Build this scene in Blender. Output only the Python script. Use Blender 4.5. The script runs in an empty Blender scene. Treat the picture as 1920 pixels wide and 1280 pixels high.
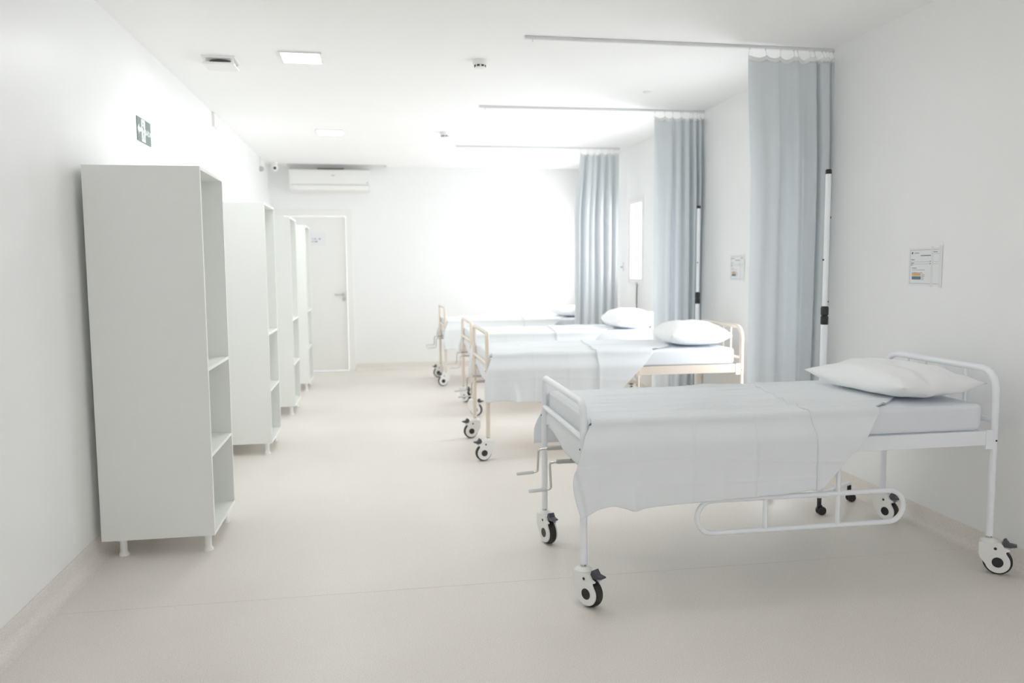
import bpy, math, random
from mathutils import Vector, Matrix
random.seed(7)
PI = math.pi
scene = bpy.context.scene
COL = scene.collection

# ------------------------------------------------------------ camera, sky, exposure
H, XL, XR, YB, YF = 2.764, -1.381, 2.888, 11.155, -2.6
cam_d = bpy.data.cameras.new('camera')
cam = bpy.data.objects.new('camera', cam_d); COL.objects.link(cam)
psi, th, ro = math.radians(9.494), math.radians(5.282), math.radians(-0.414)
fw = Vector((math.sin(psi)*math.cos(th), math.cos(psi)*math.cos(th), -math.sin(th)))
rt = Vector((math.cos(psi), -math.sin(psi), 0)); up = rt.cross(fw)
r2 = math.cos(ro)*rt + math.sin(ro)*up; u2 = -math.sin(ro)*rt + math.cos(ro)*up
M3 = Matrix((r2, u2, -fw)).transposed()
cam.matrix_world = Matrix.Translation((0, 0, 1.4018)) @ M3.to_4x4()
cam_d.sensor_width = 36; cam_d.lens = 28.218
cam_d.clip_start = .05; cam_d.clip_end = 100
cam_d.dof.use_dof = True; cam_d.dof.focus_distance = 3.45; cam_d.dof.aperture_fstop = 2.2
scene.camera = cam

vs = scene.view_settings
vs.view_transform = 'Standard'; vs.look = 'None'; vs.gamma = 1; vs.use_curve_mapping = False
vs.exposure = 0.235
try:
    scene.cycles.use_denoising = True
    scene.cycles.max_bounces = 24; scene.cycles.diffuse_bounces = 22
    scene.cycles.sample_clamp_indirect = 6; scene.cycles.use_adaptive_sampling = True; scene.cycles.adaptive_threshold = .02
except Exception: pass

world = bpy.data.worlds.new('sky'); scene.world = world; world.use_nodes = True
world.node_tree.nodes['Background'].inputs[0].default_value = (.93, .96, 1, 1)
world.node_tree.nodes['Background'].inputs[1].default_value = 3.0

LAMP = 54.0          # strength of the ceiling panels
def day(name, loc, rot, sx, sy, watts, colr=(.97, .985, 1)):
    l = bpy.data.lights.new(name, 'AREA'); l.shape = 'RECTANGLE'; l.size = sx; l.size_y = sy
    l.energy = watts; l.color = colr
    o = bpy.data.objects.new(name, l); COL.objects.link(o)
    o.location = loc; o.rotation_euler = rot
    return o
day('daylight_far_window', (3.22, 10.2, 1.66), (0, math.radians(90), 0), 1.3, 1.4, 36)
day('daylight_narrow_window', (3.22, 8.77, 1.70), (0, math.radians(90), 0), .95, .5, 10)
day('daylight_second_bay', (3.22, 5.42, 1.2), (0, math.radians(90), 0), 1.7, .8, 14, (.93, .97, 1))
day('daylight_third_bay', (3.22, 7.50, 1.2), (0, math.radians(90), 0), 1.7, .8, 38, (.93, .97, 1))
day('added_fill_behind', (.9, YF-.28, 1.65), (math.radians(90), 0, 0), 2.6, 1.5, 1.0, (.93, .97, 1))  # added frontal fill light, shining in from behind the camera

# ------------------------------------------------------------ materials
def mat(name, col, rough=.5, metal=0, noise=0, nscale=40, bump=0, bscale=200, coat=0, emit=None, spec=.5, sheen=0):
    m = bpy.data.materials.new(name); m.use_nodes = True
    nt = m.node_tree; b = nt.nodes['Principled BSDF']
    b.inputs['Base Color'].default_value = (*col, 1)
    b.inputs['Roughness'].default_value = rough; b.inputs['Metallic'].default_value = metal
    b.inputs['Specular IOR Level'].default_value = spec
    if coat: b.inputs['Coat Weight'].default_value = coat; b.inputs['Coat Roughness'].default_value = .15
    if sheen: b.inputs['Sheen Weight'].default_value = sheen
    tc = nt.nodes.new('ShaderNodeTexCoord')
    n = nt.nodes.new('ShaderNodeTexNoise'); n.inputs['Scale'].default_value = nscale; n.inputs['Detail'].default_value = 4
    nt.links.new(tc.outputs['Object'], n.inputs['Vector'])
    mx = nt.nodes.new('ShaderNodeMix'); mx.data_type = 'RGBA'
    k = 1-noise
    mx.inputs[6].default_value = (col[0]*k, col[1]*k, col[2]*k, 1)
    mx.inputs[7].default_value = tuple(min(1, c*(1+noise)) for c in col)+(1,)
    nt.links.new(n.outputs['Fac'], mx.inputs[0])
    nt.links.new(mx.outputs[2], b.inputs['Base Color'])
    if bump:
        n2 = nt.nodes.new('ShaderNodeTexNoise'); n2.inputs['Scale'].default_value = bscale; n2.inputs['Detail'].default_value = 3
        nt.links.new(tc.outputs['Object'], n2.inputs['Vector'])
        bp = nt.nodes.new('ShaderNodeBump'); bp.inputs['Strength'].default_value = bump; bp.inputs['Distance'].default_value = .002
        nt.links.new(n2.outputs['Fac'], bp.inputs['Height'])
        nt.links.new(bp.outputs['Normal'], b.inputs['Normal'])
    if emit:
        b.inputs['Emission Color'].default_value = (.965, .99, 1, 1); b.inputs['Emission Strength'].default_value = emit
    return m

M = {}
M['wall'] = mat('wall_paint', (.862, .866, .864), .38, noise=.012, nscale=3, bump=.12, bscale=60)
M['ceiling'] = mat('ceiling_paint', (.925, .925, .92), .8, noise=.012, nscale=3, bump=.06, bscale=80)
M['cabinet'] = mat('white_melamine', (.80, .815, .79), .42, noise=.008, nscale=12, bump=.05, bscale=300)
M['edge'] = mat('cabinet_edge_band', (.88, .88, .86), .4, noise=.01)
M['plastic'] = mat('white_plastic', (.84, .84, .82), .4, noise=.01)
M['white_metal'] = mat('white_painted_metal', (.86, .885, .92), .3, noise=.015, nscale=20, coat=.25)
M['cream_metal'] = mat('cream_painted_metal', (.78, .70, .61), .32, noise=.02, nscale=20, coat=.2)
M['sheet'] = mat('white_sheet', (.885, .91, .93), .85, noise=.012, nscale=14, bump=.25, bscale=900, sheen=.1)
M['mattress'] = mat('bluish_white_cover', (.76, .785, .83), .8, noise=.015, nscale=10, bump=.2, bscale=700)
M['pillow'] = mat('white_pillowcase', (.89, .90, .905), .85, noise=.015, nscale=8, bump=.25, bscale=600, sheen=.1)
M['curtain'] = mat('grey_blue_curtain', (.735, .758, .775), .75, noise=.02, nscale=9, bump=.25, bscale=800, sheen=.15)
def translucent(m, colr, f):
    nt = m.node_tree; b = nt.nodes['Principled BSDF']; o = [n for n in nt.nodes if n.type == 'OUTPUT_MATERIAL'][0]
    t = nt.nodes.new('ShaderNodeBsdfTranslucent'); t.inputs[0].default_value = (*colr, 1)
    mx = nt.nodes.new('ShaderNodeMixShader'); mx.inputs[0].default_value = f
    nt.links.new(b.outputs[0], mx.inputs[1]); nt.links.new(t.outputs[0], mx.inputs[2]); nt.links.new(mx.outputs[0], o.inputs[0])
translucent(M['curtain'], (.84, .865, .88), .36)
translucent(M['sheet'], (.88, .91, .93), .12)
M['mesh'] = mat('white_curtain_header', (.82, .83, .83), .8, noise=.02)
M['rubber'] = mat('black_rubber', (.022, .020, .018), .5, noise=.2, bump=.2, bscale=300)
M['black'] = mat('black_plastic', (.018, .018, .020), .4, noise=.15)
M['pedal'] = mat('dark_grey_plastic', (.075, .078, .095), .45, noise=.1)
M['chrome'] = mat('chrome', (.62, .61, .59), .22, metal=1, noise=.05)
M['rail'] = mat('white_aluminium', (.70, .71, .71), .4, metal=.2, noise=.02)
M['grey'] = mat('grey_fitting', (.45, .47, .46), .5, noise=.05)
M['dark'] = mat('dark_gap', (.10, .105, .10), .7, noise=.1)
M['diffuser'] = mat('lit_diffuser', (.9, .9, .9), .5, emit=LAMP)
M['fill_diffuser'] = mat('fill_diffuser', (.9, .9, .9), .5, emit=LAMP*.5)  # weaker glow, only for the added fill panel
M['paper'] = mat('paper', (.80, .81, .82), .6, noise=.01)
M['tape'] = mat('clear_tape', (.74, .75, .76), .3, noise=.01)
M['ink'] = mat('grey_ink', (.30, .30, .32), .7, noise=.05)
M['inkdark'] = mat('dark_ink', (.10, .10, .12), .7, noise=.05)
for nm, c in dict(pink=(.8, .6, .56), orange=(.72, .27, .10), yellow=(.75, .56, .22), sage=(.45, .52, .38), blue=(.13, .17, .33), green=(.14, .32, .22)).items():
    M[nm] = mat('print_'+nm, c, .6, noise=.02)
M['signgreen'] = mat('sign_grey_green', (.15, .21, .19), .5, noise=.05)
M['signwhite'] = mat('sign_white', (.85, .88, .84), .3, noise=.01)
M['copper'] = mat('worn_copper', (.50, .26, .15), .35, metal=.8, noise=.1)
M['cable'] = mat('dark_cable', (.09, .09, .08), .6, noise=.1)

def floor_mat():
    m = bpy.data.materials.new('beige_vinyl'); m.use_nodes = True
    nt = m.node_tree; b = nt.nodes['Principled BSDF']; L = nt.links.new
    tc = nt.nodes.new('ShaderNodeTexCoord')
    n1 = nt.nodes.new('ShaderNodeTexNoise'); n1.inputs['Scale'].default_value = 260; n1.inputs['Detail'].default_value = 2
    n2 = nt.nodes.new('ShaderNodeTexNoise'); n2.inputs['Scale'].default_value = 1.3; n2.inputs['Detail'].default_value = 3
    v = nt.nodes.new('ShaderNodeTexVoronoi'); v.inputs['Scale'].default_value = 95
    for n in (n1, n2, v): L(tc.outputs['Object'], n.inputs['Vector'])
    r1 = nt.nodes.new('ShaderNodeValToRGB')
    r1.color_ramp.elements[0].position = .32; r1.color_ramp.elements[0].color = (.67, .626, .578, 1)
    r1.color_ramp.elements[1].position = .62; r1.color_ramp.elements[1].color = (.835, .796, .748, 1)
    L(n1.outputs['Fac'], r1.inputs[0])
    r2_ = nt.nodes.new('ShaderNodeValToRGB')
    r2_.color_ramp.elements[0].position = .10; r2_.color_ramp.elements[0].color = (.60, .55, .50, 1)
    r2_.color_ramp.elements[1].position = .16; r2_.color_ramp.elements[1].color = (1, 1, 1, 1)
    L(v.outputs['Distance'], r2_.inputs[0])
    mx = nt.nodes.new('ShaderNodeMix'); mx.data_type = 'RGBA'; mx.blend_type = 'MULTIPLY'; mx.inputs[0].default_value = .35
    L(r1.outputs[0], mx.inputs[6]); L(r2_.outputs[0], mx.inputs[7])
    r3 = nt.nodes.new('ShaderNodeValToRGB')
    r3.color_ramp.elements[0].position = .3; r3.color_ramp.elements[0].color = (.95, .945, .94, 1)
    r3.color_ramp.elements[1].position = .7; r3.color_ramp.elements[1].color = (1, 1, 1, 1)
    L(n2.outputs['Fac'], r3.inputs[0])
    mx2 = nt.nodes.new('ShaderNodeMix'); mx2.data_type = 'RGBA'; mx2.blend_type = 'MULTIPLY'; mx2.inputs[0].default_value = 1
    L(mx.outputs[2], mx2.inputs[6]); L(r3.outputs[0], mx2.inputs[7])
    L(mx2.outputs[2], b.inputs['Base Color'])
    b.inputs['Roughness'].default_value = .36; b.inputs['Specular IOR Level'].default_value = .45
    bp = nt.nodes.new('ShaderNodeBump'); bp.inputs['Strength'].default_value = .12; bp.inputs['Distance'].default_value = .002
    L(n1.outputs['Fac'], bp.inputs['Height']); L(bp.outputs['Normal'], b.inputs['Normal'])
    return m
M['floor'] = floor_mat()
M['seam'] = mat('vinyl_weld', (.70, .66, .61), .4, noise=.05)

def glass_mat():
    m = bpy.data.materials.new('window_glass'); m.use_nodes = True
    nt = m.node_tree; nt.nodes.clear(); L = nt.links.new
    o = nt.nodes.new('ShaderNodeOutputMaterial'); mi = nt.nodes.new('ShaderNodeMixShader')
    t = nt.nodes.new('ShaderNodeBsdfTransparent'); g = nt.nodes.new('ShaderNodeBsdfGlossy'); g.inputs['Roughness'].default_value = .03
    fr = nt.nodes.new('ShaderNodeFresnel'); fr.inputs['IOR'].default_value = 1.45
    ge = nt.nodes.new('ShaderNodeNewGeometry'); iv = nt.nodes.new('ShaderNodeMath'); iv.operation = 'SUBTRACT'; iv.inputs[0].default_value = 1
    mu = nt.nodes.new('ShaderNodeMath'); mu.operation = 'MULTIPLY'
    L(ge.outputs['Backfacing'], iv.inputs[1]); L(iv.outputs[0], mu.inputs[0]); L(fr.outputs[0], mu.inputs[1])
    L(mu.outputs[0], mi.inputs[0]); L(t.outputs[0], mi.inputs[1]); L(g.outputs[0], mi.inputs[2]); L(mi.outputs[0], o.inputs[0])
    return m
M['glass'] = glass_mat()

# ------------------------------------------------------------ mesh helpers
class MB:
    def __init__(s): s.v = []; s.f = []
    def add(s, vs, fs):
        n = len(s.v); s.v += [tuple(p) for p in vs]; s.f += [tuple(i+n for i in f) for f in fs]; return s
    def box(s, a, b):
        (x0, y0, z0), (x1, y1, z1) = a, b
        x0, x1 = min(x0, x1), max(x0, x1); y0, y1 = min(y0, y1), max(y0, y1); z0, z1 = min(z0, z1), max(z0, z1)
        return s.add([(x0, y0, z0), (x1, y0, z0), (x1, y1, z0), (x0, y1, z0), (x0, y0, z1), (x1, y0, z1), (x1, y1, z1), (x0, y1, z1)],
                     [(0, 3, 2, 1), (4, 5, 6, 7), (0, 1, 5, 4), (1, 2, 6, 5), (2, 3, 7, 6), (3, 0, 4, 7)])
    def tube(s, pts, r, seg=14, closed=False):
        pts = [Vector(p) for p in pts]; n = len(pts); rs = r if isinstance(r, (list, tuple)) else [r]*n
        T = []
        for i in range(n):
            a = pts[(i-1) % n] if (closed or i > 0) else pts[i]
            b = pts[(i+1) % n] if (closed or i < n-1) else pts[i]
            T.append((b-a).normalized())
        ref = Vector((0, 0, 1)) if abs(T[0].z) < .9 else Vector((1, 0, 0))
        N = (ref - T[0]*ref.dot(T[0])).normalized(); vs = []
        for i in range(n):
            N = (N - T[i]*N.dot(T[i])).normalized(); B = T[i].cross(N)
            for k in range(seg):
                a = 2*PI*k/seg; vs.append(pts[i] + (N*math.cos(a)+B*math.sin(a))*rs[i])
        fs = []
        for i in range(n if closed else n-1):
            j = (i+1) % n
            for k in range(seg): fs.append((i*seg+k, i*seg+(k+1) % seg, j*seg+(k+1) % seg, j*seg+k))
        if not closed:
            fs.append(tuple(range(seg))[::-1]); fs.append(tuple((n-1)*seg+k for k in range(seg)))
        return s.add(vs, fs)
    def lathe(s, prof, c=(0, 0, 0), seg=24, axis='z'):
        vs = []
        for r, z in prof:
            for k in range(seg):
                a = 2*PI*k/seg; p = (r*math.cos(a), r*math.sin(a), z)
                if axis == 'y': p = (p[0], p[2], p[1])
                if axis == 'x': p = (p[2], p[0], p[1])
                vs.append((p[0]+c[0], p[1]+c[1], p[2]+c[2]))
        fs = []
        for i in range(len(prof)-1):
            for k in range(seg): fs.append((i*seg+k, i*seg+(k+1) % seg, (i+1)*seg+(k+1) % seg, (i+1)*seg+k))
        fs.append(tuple(range(seg))[::-1]); fs.append(tuple((len(prof)-1)*seg+k for k in range(seg)))
        return s.add(vs, fs)
    def prism(s, out, y0, y1, f=lambda a, y, b: (a, y, b)):
        n = len(out)
        vs = [f(a, y0, b) for a, b in out]+[f(a, y1, b) for a, b in out]
        fs = [tuple(range(n)), tuple(range(n, 2*n))[::-1]]+[(i, i+n, (i+1) % n+n, (i+1) % n) for i in range(n)]
        return s.add(vs, fs)
    def grid(s, fn, nu, nv):
        vs = [fn(i/nu, j/nv) for j in range(nv+1) for i in range(nu+1)]
        fs = [(j*(nu+1)+i, j*(nu+1)+i+1, (j+1)*(nu+1)+i+1, (j+1)*(nu+1)+i) for j in range(nv) for i in range(nu)]
        return s.add(vs, fs)
    def build(s, name, m, parent=None, smooth=False, bevel=0, solid=0, loc=None, auto=None):
        me = bpy.data.meshes.new(name); me.from_pydata(s.v, [], s.f); me.update()
        import bmesh
        bm = bmesh.new(); bm.from_mesh(me); bmesh.ops.recalc_face_normals(bm, faces=bm.faces)
        if auto:
            for e in bm.edges:
                e.smooth = not (len(e.link_faces) == 2 and e.calc_face_angle(0) > auto)
        bm.to_mesh(me); bm.free()
        me.materials.append(m)
        if smooth or auto: me.polygons.foreach_set('use_smooth', [True]*len(me.polygons))
        o = bpy.data.objects.new(name, me); COL.objects.link(o)
        if parent: o.parent = parent
        if loc: o.location = loc
        if bevel:
            b = o.modifiers.new('bevel', 'BEVEL'); b.width = bevel; b.segments = 2; b.limit_method = 'ANGLE'; b.angle_limit = math.radians(40)
        if solid:
            b = o.modifiers.new('solid', 'SOLIDIFY'); b.thickness = solid; b.offset = 0
        return o

AUTO = math.radians(38)
def tag(o, label=None, cat=None, group=None, kind=None):
    if label: o['label'] = label
    if cat: o['category'] = cat
    if group: o['group'] = group
    if kind: o['kind'] = kind
    return o
def empty(name, loc=(0, 0, 0), rz=0):
    o = bpy.data.objects.new(name, None); COL.objects.link(o); o.location = loc; o.rotation_euler = (0, 0, rz)
    o.empty_display_size = .1
    return o
def copy_tree(o, parent=None):
    c = o.copy(); COL.objects.link(c)
    if parent: c.parent = parent
    for ch in list(o.children): copy_tree(ch, c)
    return c
def fillet(pts, r, n=6):
    pts = [Vector(p) for p in pts]; out = [pts[0]]
    for i in range(1, len(pts)-1):
        a, p, b = pts[i-1], pts[i], pts[i+1]
        d1 = (a-p).normalized(); d2 = (b-p).normalized()
        ang = d1.angle(d2); t = min(r/math.tan(ang/2), (a-p).length*.49, (b-p).length*.49)
        s0, s1 = p+d1*t, p+d2*t
        for k in range(n+1):
            q = k/n
            out.append((1-q)**2*s0+2*q*(1-q)*p+q*q*s1)
    out.append(pts[-1]); return out
def lerp(tab, x):
    if x <= tab[0][0]: return tab[0][1]
    for (a, p), (b, q) in zip(tab, tab[1:]):
        if x <= b:
            t = (x-a)/(b-a); return p+(q-p)*t
    return tab[-1][1]
def sstep(t):
    t = max(0, min(1, t)); return t*t*(3-2*t)

# ------------------------------------------------------------ room
S = lambda o: tag(o, kind='structure')
S(MB().box((XL-.2, YF-.2, -.1), (XR+.25, YB+.2, 0)).build('floor', M['floor']))
seam = MB().box((XL+.06, 3.435, 0.0002), (XR-.06, 3.4375, .0006))
tag(seam.build('trim_1', M['seam']), kind='structure')
RX0, RX1, RY0 = -1.131, .154, 10.965
c = MB().box((XL-.2, YF-.2, H), (XR+.25, RY0, H+.25))
c.box((XL-.2, RY0, H), (RX0, YB, H+.25)); c.box((RX1, RY0, H), (XR+.25, YB, H+.25)); c.box((RX0, RY0, H+.2), (RX1, YB, H+.25))
S(c.build('ceiling', M['ceiling']))
S(MB().box((XL-.2, YF-.2, 0), (XL, YB+.2, H)).build('wall_left', M['wall']))
WF = (-.5, 2.3, .85, 2.35)
S(MB().box((XL, YF-.2, 0), (WF[0], YF, H)).box((WF[1], YF-.2, 0), (XR, YF, H)).box((WF[0], YF-.2, 0), (WF[1], YF, WF[2])).box((WF[0], YF-.2, WF[3]), (WF[1], YF, H)).build('wall_front', M['wall']))
m = MB()
for a, b_ in (((WF[0], YF-.12, WF[2]), (WF[0]+.05, YF-.07, WF[3])), ((WF[1]-.05, YF-.12, WF[2]), (WF[1], YF-.07, WF[3])), ((.875, YF-.12, WF[2]+.05), (.925, YF-.07, WF[3]-.05)),
              ((WF[0]+.05, YF-.12, WF[2]), (WF[1]-.05, YF-.07, WF[2]+.05)), ((WF[0]+.05, YF-.12, WF[3]-.05), (WF[1]-.05, YF-.07, WF[3]))): m.box(a, b_)
wfr = S(m.build('window_3', M['plastic'], bevel=.003))  # unseen window, added so the frontal fill can enter
MB().box((WF[0]+.04, YF-.098, WF[2]+.04), (WF[1]-.04, YF-.092, WF[3]-.04)).build('pane', M['glass'], wfr)
DX0, DX1, DZ = -1.203, -.403, 2.10
b = MB().box((XL, YB, 0), (DX0-.03, YB+.2, H)).box((DX1+.03, YB, 0), (XR, YB+.2, H)).box((DX0-.03, YB, DZ+.03), (DX1+.03, YB+.2, H))
b.box((RX0, YB, H), (RX1, YB+.2, H+.2))
S(b.build('wall_back', M['wall']))
W1 = (8.53, 9.00, 1.22, 2.15); W2 = (9.55, 10.85, .95, 2.15); W4 = (5.02, 5.82, .30, 2.10); W5 = (7.10, 7.90, .30, 2.10)
def wall_with_holes():
    m = MB(); x0, x1 = XR, XR+.10
    y = YF-.2
    for (a, bb, z0, z1) in (W4, W5, W1, W2):
        m.box((x0, y, 0), (x1, a, H)); m.box((x0, a, 0), (x1, bb, z0)); m.box((x0, a, z1), (x1, bb, H)); y = bb
    m.box((x0, y, 0), (x1, YB+.2, H)); return m
S(wall_with_holes().build('wall_right', M['wall']))
def window(n, w):
    y0, y1, z0, z1 = w; x0, x1 = XR+.001, XR+.045
    fr = MB()
    for a, b_ in (((x0, y0, z0), (x1, y0+.045, z1)), ((x0, y1-.045, z0), (x1, y1, z1)), ((x0, y0+.045, z0), (x1, y1-.045, z0+.045)), ((x0, y0+.045, z1-.045), (x1, y1-.045, z1))): fr.box(a, b_)
    if y1-y0 > 1: fr.box((x0, (y0+y1)/2-.03, z0+.045), (x1, (y0+y1)/2+.03, z1-.045))
    f = S(fr.build('window_%d' % n, M['plastic'], bevel=.003))
    MB().box((XR+.014, y0+.04, z0+.04), (XR+.020, y1-.04, z1-.04)).build('pane', M['glass'], f)
    MB().box((XR-.012, y0-.02, z0-.02), (XR-.0003, y1+.02, z0-.0003)).build('window_sill', M['plastic'], f)
    t = MB()
    for a, b_ in (((XR-.006, y0-.035, z0), (XR, y0, z1+.035)), ((XR-.006, y1, z0), (XR, y1+.035, z1+.035)), ((XR-.006, y0, z1), (XR, y1, z1+.035))): t.box(a, b_)
    t.build('window_trim', M['plastic'], f)
window(1, W1); window(2, W2); window(4, W4); window(5, W5)

def cove(name, p0, p1, nrm):
    prof = [(0, 0), (0, .10), (.004, .102), (.006, .098), (.007, .055), (.012, .03), (.024, .012), (.040, .0035), (.06, .0006), (.06, 0)]
    d = Vector(p1)-Vector(p0); m = MB(); vs = []
    for q in (Vector(p0), Vector(p1)):
        for a, z in prof: vs.append(q+Vector(nrm)*a+Vector((0, 0, z)))
    n = len(prof)
    fs = [(i, (i+1) % n, (i+1) % n+n, i+n) for i in range(n)]+[tuple(range(n)), tuple(range(n, 2*n))]
    m.add(vs, fs); return S(m.build(name, M['floor'], auto=math.radians(50)))
cove('baseboard_left', (XL, YF, 0), (XL, YB, 0), (1, 0, 0))
cove('baseboard_right', (XR, YF, 0), (XR, YB, 0), (-1, 0, 0))
cove('baseboard_back', (DX1+.10, YB, 0), (XR, YB, 0), (0, -1, 0))

# door in the back wall
d1 = MB().box((DX0, YB+.012, .012), (DX1, YB+.05, DZ)).build('door_1', M['plastic'], bevel=.002); S(d1)
fr = MB().box((DX0-.09, YB-.014, 0), (DX0-.004, YB+.06, DZ+.09)).box((DX1+.004, YB-.014, 0), (DX1+.09, YB+.06, DZ+.09)).box((DX0-.004, YB-.014, DZ+.004), (DX1+.004, YB+.06, DZ+.09))
fr.build('door_frame', M['plastic'], d1, bevel=.003)
MB().box((DX0-.004, YB+.005, .0003), (DX1+.004, YB+.06, .004)).build('threshold', M['grey'], d1)
h = MB().lathe([(.024, 0), (.026, -.004), (.024, -.010), (.011, -.011), (.010, -.045)], (DX1-.045, YB+.012, 1.055), 18, 'y')
h.tube(fillet([(DX1-.045, YB-.030, 1.055), (DX1-.075, YB-.034, 1.055), (DX1-.165, YB-.034, 1.055)], .01), .009, 10)
h.build('door_handle', M['chrome'], d1, auto=AUTO)
k = MB().lathe([(.024, 0), (.026, -.004), (.022, -.009), (.0, -.009)], (DX1-.045, YB+.012, .985), 18, 'y'); kk = k.build('key_plate', M['chrome'], d1, auto=AUTO)
MB().box((DX1-.048, YB+.001, .975), (DX1-.042, YB+.0035, .992)).build('keyhole', M['black'], kk)
sg = tag(MB().box((-.955, YB+.006, 1.712), (-.66, YB+.0115, 1.885)).build('door_sign', M['paper'], bevel=.001), 'pale sign with two short dark text lines on the back door', 'sign')
def dashes(m, x0, x1, y, z, hgt, n):
    w = (x1-x0)/n
    for i in range(n):
        if random.random() < .1: continue
        m.box((x0+i*w, y-.0008, z-hgt*random.uniform(.35, .5)), (x0+(i+.72)*w, y, z+hgt*random.uniform(.35, .5)))
t = MB(); dashes(t, -.845, -.735, YB+.006, 1.80, .016, 8); dashes(t, -.845, -.775, YB+.006, 1.765, .016, 5)
tag(t.build('text_lines', M['inkdark'], sg), kind='stuff')

# ------------------------------------------------------------ ceiling fittings
def ceiling_light(x, y, label, glow='diffuser'):
    o = empty('ceiling_light', (x, y, H)); tag(o, label, 'light', 'square ceiling panels')
    m = MB(); a, bb = .134, .118
    for p, q in (((-a, -a, -.012), (a, -bb, -.0003)), ((-a, bb, -.012), (a, a, -.0003)), ((-a, -bb, -.012), (-bb, bb, -.0003)), ((bb, -bb, -.012), (a, bb, -.0003))): m.box(p, q)
    m.build('frame', M['plastic'], o, bevel=.003)
    MB().box((-bb, -bb, -.009), (bb, bb, -.0005)).build('diffuser', M[glow], o)
    return o
ceiling_light(-.449, 5.48, 'larger and nearer of the two lit square ceiling panels')
ceiling_light(-.434, 8.38, 'smaller and farther of the two lit square ceiling panels')

ceiling_light(.7, 3.45, 'added, unseen square fill panel above the near bed, outside the picture', 'fill_diffuser')  # unseen panel added to brighten the near bed and floor

def smoke(x, y, label):
    o = empty('smoke_detector', (x, y, H)); tag(o, label, 'detector', 'smoke detectors')
    MB().lathe([(.0, -.0003), (.049, -.0003), (.051, -.004), (.050, -.022), (.043, -.030), (.0, -.030)]).build('base', M['plastic'], o, auto=AUTO)
    MB().lathe([(.0, -.030), (.038, -.030), (.036, -.046), (.030, -.052), (.0, -.053)]).build('cover', M['plastic'], o, auto=AUTO)
    sl = MB()
    for kx in range(8):
        a = 2*PI*kx/8+.35
        ca, sa = math.cos(a), math.sin(a)
        m = MB().box((.034, -.009, -.044), (.0385, .009, -.033))
        m.v = [(x_*ca-y_*sa, x_*sa+y_*ca, z_) for x_, y_, z_ in m.v]
        m.build('vent_slot', M['black'], o)
    return o
smoke(.704, 5.41, 'white round smoke detector with dark slots, nearer of two on the ceiling')
smoke(.710, 8.27, 'white round smoke detector on the far ceiling, smaller of the two')

v = empty('ceiling_vent', (-.972, 5.62, H)); tag(v, 'square white ceiling exhaust vent with dropped cover, left of the near light', 'vent')
m = MB().box((-.105, -.105, -.014), (.105, .105, -.0003)); m.build('frame', M['plastic'], v, bevel=.003)
MB().lathe([(.07, -.014), (.07, -.028), (.0, -.028)]).build('duct_opening', M['dark'], v, auto=AUTO)
m = MB().box((-.098, -.098, -.052), (.098, .098, -.038)); m.build('cover_panel', M['plastic'], v, bevel=.004)
for sx in (-1, 1):
    for sy in (-1, 1): MB().box((sx*.085-.007, sy*.085-.007, -.038), (sx*.085+.007, sy*.085+.007, -.014)).build('spacer', M['plastic'], v)

for x, y, lb in ((2.122, 6.18, 'small round white ceiling cap between the near and middle curtains'), (2.12, 7.81, 'small round white ceiling cap between the middle and far curtains')):
    o = MB().lathe([(.0, -.0003), (.032, -.0003), (.030, -.008), (.018, -.012), (.0, -.0125)], seg=20).build('ceiling_fitting', M['plastic'], loc=(x, y, H), auto=AUTO)
    tag(o, lb, 'fitting', 'round ceiling caps')

cc = empty('security_camera', (-1.27, 10.85, H)); tag(cc, 'small white security camera with dark lens in the far left ceiling corner', 'camera')
MB().lathe([(.0, -.0003), (.045, -.0003), (.045, -.025), (.03, -.035), (.0, -.036)], seg=20).build('mount', M['plastic'], cc, auto=AUTO)
m = MB().lathe([(.0, .045)] + [(.045*math.cos(a), .045*math.sin(a)) for a in [PI/2-PI*i/10 for i in range(1, 10)]]+[(.0, -.045)], (0, 0, -.065), 20); m.build('body', M['plastic'], cc, auto=AUTO)
MB().lathe([(.0, .004), (.018, .002), (.018, -.008), (.0, -.012)], (.012, -.040, -.075), 16, 'y').build('lens', M['black'], cc, auto=AUTO)

ms = empty('motion_sensor', (XL, 10.33, 2.62)); tag(ms, 'small white wall sensor with conduit high on the far left wall', 'sensor')
MB().lathe([(.0, 0.0003), (.03, .0003), (.034, .02), (.02, .045), (.0, .05)], (0, 0, 0), 16, 'x').build('body', M['grey'], ms, auto=AUTO)
MB().box((.0003, -.012, .035), (.02, .012, .142)).build('conduit', M['plastic'], ms)
o = MB().box((XL+.0003, 7.45, 2.64), (XL+.022, 7.62, H-.002)).build('junction_box', M['plastic'], bevel=.003)
tag(o, 'flat white cover box high on the left wall under the ceiling', 'box')

# air conditioner
ac = empty('air_conditioner', (-.58, YB, 2.41)); tag(ac, 'white split air conditioner on the back wall above the door', 'air conditioner')
w = .522
prof = [(-.0003, .0), (-.10, .0), (-.175, .03), (-.200, .085), (-.205, .12), (-.203, .25), (-.19, .285), (-.15, .30), (-.0003, .30)]
m = MB().prism([(p, q) for p, q in prof], -w, w, lambda a, y, b_: (y, a, b_)); m.build('body', M['plastic'], ac, auto=AUTO, bevel=.004)
m = MB().prism([(-.178, .026), (-.205, .082), (-.208, .080), (-.181, .022)], -w+.06, w-.03, lambda a, y, b_: (y, a, b_)); m.build('louvre', M['edge'], ac)
m = MB().box((-w+.02, -.2062, .088), (w-.02, -.2052, .091)); m.build('panel_gap', M['grey'], ac)
MB().box((-.16, -.19, .3003), (.18, -.06, .306)).build('intake_grille', M['dark'], ac)
MB().box((.02, -.2062, .205), (.06, -.2050, .215)).build('badge', M['grey'], ac)
MB().box((w-.05, -.2062, .11), (w-.03, -.2050, .125)).build('display', M['grey'], ac)

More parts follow.
